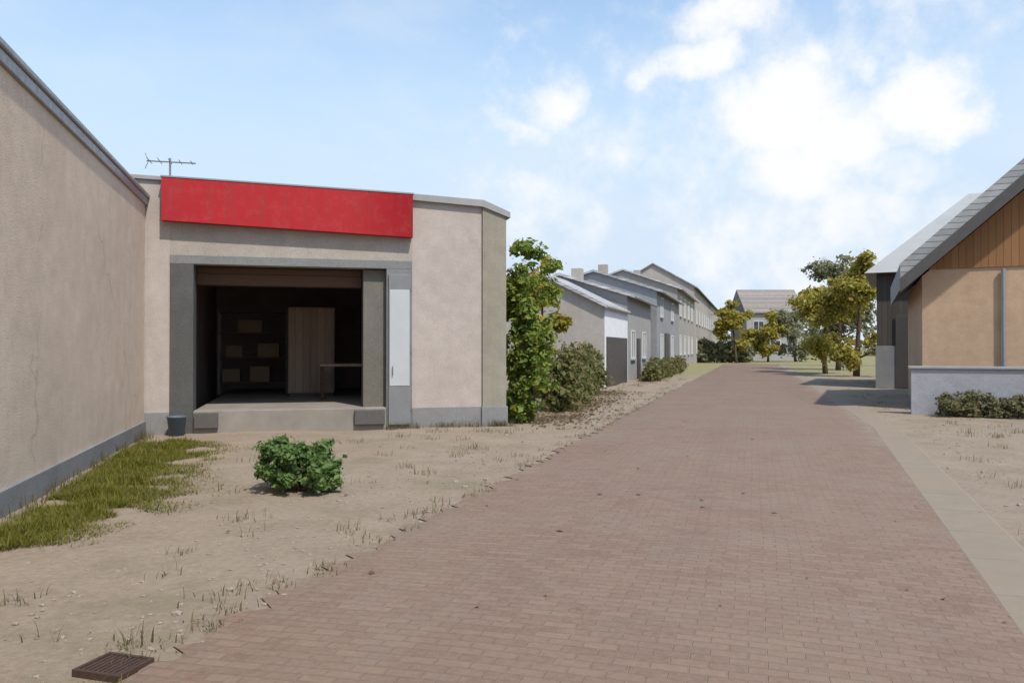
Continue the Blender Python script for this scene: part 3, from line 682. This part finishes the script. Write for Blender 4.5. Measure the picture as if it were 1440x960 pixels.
def row_house(along, off, L, D, eave, rise, label, wall, roof, cat='house', windows=(), door=None, chimney=None, group=None, front=None, name='house', dm='dark_frame'):
    o = thing(name, road_pt(off, along), ROAD_RZ, label, cat, group)
    w_ = MB(); w_.prism([(0, -.2), (0, eave), (-D / 2, eave + rise), (-D, eave), (-D, -.2)], 1, 0, L); w_.build('wall', wall, o)
    if front: MB().box((.002, .02, 0.0), (.012, L - .02, eave - .02)).build('front_wall', front, o)
    k = rise / (D / 2); e = .12 if front else .35; t = .14
    r_ = MB(); r_.prism([(e, eave - e * k + .02), (e, eave - e * k + .02 + t), (-D / 2, eave + rise + .02 + t), (-D - e, eave - e * k + .02 + t), (-D - e, eave - e * k + .02), (-D / 2, eave + rise + .02)], 1, -.22, L + .2)
    rf = r_.build('roof', roof, o)
    g_ = MB(); z = eave - e * k + .06; g_.prism([(e + .02 + .07 * math.cos(a), z + .07 * math.sin(a)) for a in [math.pi + i * math.pi / 6 for i in range(7)]] , 1, -.2, L + .18); g_.build('gutter', M['gutter'], o)
    for (a, b, z0, z1) in windows: window(o, 'x', a, b, z0, z1, M['white_frame'])
    if door:
        a, b, h_ = door
        d_ = MB().box((.014, a, .0), (.07, b, h_), .006).build('door', M[dm], o)
        MB().tube([(.075, a + .15, 1.0), (.13, a + .15, 1.0), (.13, a + .15, 1.15)], .014, 6).build('handle', M['steel'], d_)
    if chimney: MB().box((-D / 2 - .3, chimney, eave + rise - .5), (-D / 2 + .3, chimney + .6, eave + rise + .8), .01).build('chimney', M['stone_wall'], rf)
    return o
off0 = Vector((3.9, 33.6, 0)).dot(V); al0 = Vector((3.9, 33.6, 0)).dot(U)
A = row_house(al0, off0, 6.4, 6.2, 3.4, 1.55, 'low garage house with a white front and wide dark door, grey gable end', M['stone_wall'], M['slate_pale'], 'garage', front=M['white'], door=(.35, 5.9, 2.15), name='garage_house')
row_house(al0 + 7.0, off0 - .1, 9.6, 7, 4.3, 1.1, 'grey two window house just beyond the white fronted garage house', M['grey_wall'], M['slate_pale'], windows=((1.2, 2.6, 1.1, 2.6), (5.6, 7.0, 1.1, 2.6)), door=(3.4, 4.5, 2.2), chimney=4)
row_house(al0 + 17.2, off0 + .2, 15.5, 8, 5.25, 1.3, 'blue grey house with dark double door in the middle of the row', M['blue_wall'], M['slate'], windows=((2, 3.4, 1, 2.6), (9, 10.6, 1, 2.6), (2, 3.4, 3.7, 5), (9, 10.6, 3.7, 5)), door=(4.6, 7.4, 2.7), chimney=3)
row_house(al0 + 33.6, off0, 20, 9, 6.6, 1.6, 'tall warm grey house with two window rows beyond the blue grey house', M['far_wall'], M['slate_pale'], windows=tuple((2 + 4.4 * i, 3.6 + 4.4 * i, z, z + 1.7) for i in range(4) for z in (1.1, 4.4)), chimney=8)
row_house(al0 + 56, off0 - .2, 100, 9, 8.4, 2.6, 'farthest house of the left row with a brown tiled roof', M['stone_wall'], M['tile_brown'], windows=tuple((3 + 5 * i, 4.8 + 5 * i, z, z + 1.7) for i in range(16) for z in (1.1, 4.4)))
def end_house(px0, px1, d, eave, rise, label, wall, roof):
    x0, x1 = at(px0, d), at(px1, d); L = x1 - x0
    o = thing('house', (x0, d, 0), 0, label, 'house')
    MB().box((0, 0, -.2), (L, 8, eave)).build('wall', wall, o)
    r_ = MB(); r_.prism([(-.4, eave - .2), (-.4, eave), (4, eave + rise), (8.4, eave), (8.4, eave - .2)], 0, -.3, L + .3); r_.build('roof', roof, o)
    for i in range(3):
        a = L * (.12 + .3 * i); window(o, 'y', a, a + 1.5, 1.1, 2.8, M['white_frame']); window(o, 'y', a, a + 1.5, 4.0, 5.5, M['white_frame'])
end_house(1050, 1128, 112, 6.8, 3.4, 'grey house closing the far end of the street behind the olive tree', M['grey_wall'], M['tile_brown'])
hedge('hedge', tuple(road_pt(off0 + 1.0, al0 + 6.8))[:2], tuple(road_pt(off0 + 1.0, al0 + 26))[:2], .95, .7, 'low olive hedge in front of the grey and blue grey houses', M['leaf_hedge'], 9000, .14)

# right-hand house, gable towards the camera
RH = Vector((at(1297, 21.3), 21.3, 0))
RHZ = R(-24)
rh = thing('gable_house', RH, RHZ, 'tan walled house with brown timber gable and thick grey roof edge', 'house')
M['tan'] = render_mat('tan_wall', (.50, .345, .225), amount=.3)
M['brownclad'] = wood_mat('brown_gable_boards', (.30, .15, .065), .17, 0)
M['barge'] = plain_mat('dark_weathered_board', (.085, .08, .075), .8, .3, 5)
M['soffit'] = wood_mat('brown_soffit_boards', (.13, .08, .05), .14, 1)
Wd = 10.4; ev = 3.62; pit = .90; apex = ev + Wd / 2 * pit; Ln = 8
MB().prism([(0, -.2), (Wd, -.2), (Wd, 3.58), (Wd - .2, 3.755), (.2, 3.755), (0, 3.58)], 1, 0, Ln).build('wall', M['tan'], rh)
MB().prism([(.16, 3.758), (Wd - .16, 3.758), (Wd / 2, apex - .03)], 1, -.04, Ln).build('gable_cladding', M['brownclad'], rh)
def rslab(me, e, t, y0, y1, lift):
    x0 = -e; z0 = ev - e * pit + lift
    me.prism([(x0, z0), (x0, z0 + t), (Wd / 2, apex + lift + t), (Wd + e, z0 + t), (Wd + e, z0), (Wd / 2, apex + lift)], 1, y0, y1)
M['roof_pale'] = tile_mat('pale_grey_roof', (.30, .30, .295), .22)
r_ = MB(); rslab(r_, .55, .66, -.75, Ln + .5, .09); rf = r_.build('roof', M['roof_pale'], rh)
r_ = MB(); rslab(r_, .56, .36, -.82, -.752, .0); r_.build('bargeboard', M['barge'], rh)
r_ = MB(); rslab(r_, .52, .07, -.745, -.06, .01); r_.build('soffit', M['soffit'], rh)
pp = MB(); pp.tube([(1.86, -.09, 3.7), (1.86, -.09, .1)], .05, 10); pp.build('downpipe', M['gutter'], rh)
dr = MB().box((2.62, -.06, .32), (3.60, -.004, 2.75), .008).build('door', M['dark_frame'], rh)
MB().box((2.44, -.075, .30), (2.62, -.003, 2.93), .006).box((3.60, -.075, .30), (3.78, -.003, 2.93), .006).box((2.62, -.075, 2.75), (3.60, -.003, 2.93), .006).build('door_frame', M['lintel'], rh)
window(rh, 'y', 5.0, 6.4, 1.2, 2.8, M['dark_frame'])
MB().box((.4, -1.0, -.1), (5, -.01, .28), .012).build('doorstep', M['slab'], rh)
def garden_wall():
    o = thing('garden_wall', RH, RHZ, 'low pale grey garden wall in front of the tan gable house', 'wall')
    w_ = MB(); w_.box((-.35, -1.62, -.2), (7.5, -1.42, 1.14), .012); w_.build('wall', render_mat('pale_wall_paint', (.38, .375, .39), amount=.3), o)
    MB().box((-.41, -1.67, 1.14), (7.56, -1.37, 1.21), .014).build('coping', M['coping'], o)
garden_wall()
def rhp(x, y): c, s_ = math.cos(RHZ), math.sin(RHZ); return (RH.x + c * x - s_ * y, RH.y + s_ * x + c * y)
hedge('planting', rhp(.15, -1.95), rhp(6, -1.95), 0.66, .44, 'dark low plants along the foot of the pale garden wall', M['leaf_dark'], 16000, .055, 'plants', .1)
# dark barn beyond the gable house
bn = thing('timber_barn', (at(1233, 33), 33, 0), R(-26), 'dark boarded barn with a pale grey hipped roof behind the tan house', 'barn')
BL, BD, be = 13.0, 8.0, 4.75
MB().box((0, 0, 1.75), (BL, BD, be)).build('boarding', wood_mat('dark_barn_boards', (.085, .07, .058), .2, 0), bn)
MB().box((-.05, -.05, -.2), (BL + .05, BD + .05, 1.75), .01).build('stone_base', M['greyplinth'], bn)
r_ = MB(); v = [r_.bm.verts.new(q) for q in ((-.45, -.45, be), (BL + .45, -.45, be), (BL + .45, BD + .45, be), (-.45, BD + .45, be), (3.6, BD / 2, be + 3.7), (BL - 3.6, BD / 2, be + 3.7))]
for f_ in ((0, 1, 5, 4), (1, 2, 5), (2, 3, 4, 5), (3, 0, 4), (3, 2, 1, 0)): r_.bm.faces.new([v[k] for k in f_])
m_, nt_, b__ = nodes('pale_sheet_roof', .6, .3); vv = coord(nt_); n_ = noi(nt_, vv, 1.4, 8, .7)
c_ = mixc(nt_, n_, (.30, .30, .295), (.42, .42, .41)); c_ = mixc(nt_, ramp(nt_, noi(nt_, vv, .7, 8, .7), [(.55, 0.0), (.68, .5)]), c_, (.2, .18, .13))
nt_.links.new(c_, b__.inputs['Base Color']); sp_ = N_(nt_, 'SeparateXYZ'); tc_ = N_(nt_, 'TexCoord'); nt_.links.new(tc_.outputs['Object'], sp_.inputs[0])
bump(nt_, b__, mth(nt_, 'FRACT', mth(nt_, 'MULTIPLY', sp_.outputs[2], 4.2)), .7, .03)
r_.build('roof', m_, bn)
MB().box((.7, -.09, .05), (2.6, -.052, 3.0), .01).build('door', M['dark_frame'], bn)
# ------------------------------------------------------------------ trees further along
G = 'trees along the right verge'
tree('olive_tree', (at(1204, 47), 47, 0), 8.2, 2.0, 'tallest olive green tree, beside the dark barn', M['leaf_olive'], .16, 12000, .17, group=G, low=.14)
tree('olive_tree', (at(1160, 52), 52, 0), 6.6, 2.0, 'yellowish tree left of the tallest olive tree', M['leaf_olive'], .16, 11000, .15, group=G, low=.14)
tree('olive_tree', (at(1178, 60), 60, 0), 9.4, 2.4, 'loose crowned tree standing behind the two nearest olive trees', M['leaf_far'], .2, 6500, .17, group=G)
tree('small_tree', (at(1036, 90), 90, 0), 8.4, 1.7, 'small olive tree at the far end of the left row', M['leaf_olive'], .2, 6500, .14)
tree('small_tree', (at(1080, 97), 97, 0), 6.6, 2.2, 'low olive tree before the left half of the end house', M['leaf_olive'], .22, 6500, .13, low=.12)
tree('small_tree', (at(1118, 99), 99, 0), 6.9, 2.4, 'low pale green tree before the right half of the end house', M['leaf_far'], .22, 6500, .13, low=.12)
tree('garden_tree', (at(756, 27), 27, 0), 5.6, .85, 'thin yellow green tree rising behind the tall shrub', M['leaf_olive'], .12, 8000, .08)
hedge('hedge', (at(975, 92), 92), (at(1052, 92), 92), 2.2, 1.3, 'grey green hedge at the bend where the street closes', M['leaf_far'], 6000, .28)
def far_wood():
    me = MB(); me.raw = True
    blobs = []
    for i in range(150):
        x = -150 + i * 2.4 + rng.uniform(-1, 1); y = 190 + rng.uniform(-12, 12) - abs(x) * .15
        blobs.append(((x, y, rng.uniform(1.5, 4)), rng.uniform(2.2, 3.6), .9)); blobs.append(((x, y, rng.uniform(4, 7)), rng.uniform(1.6, 2.8), .9))
    crown_leaves(me, blobs, 26000, .75, .5)
    tag(stuff(me.build('far_wood', M['leaf_far'])), 'distant belt of trees closing the view beyond the village', 'trees')
far_wood()
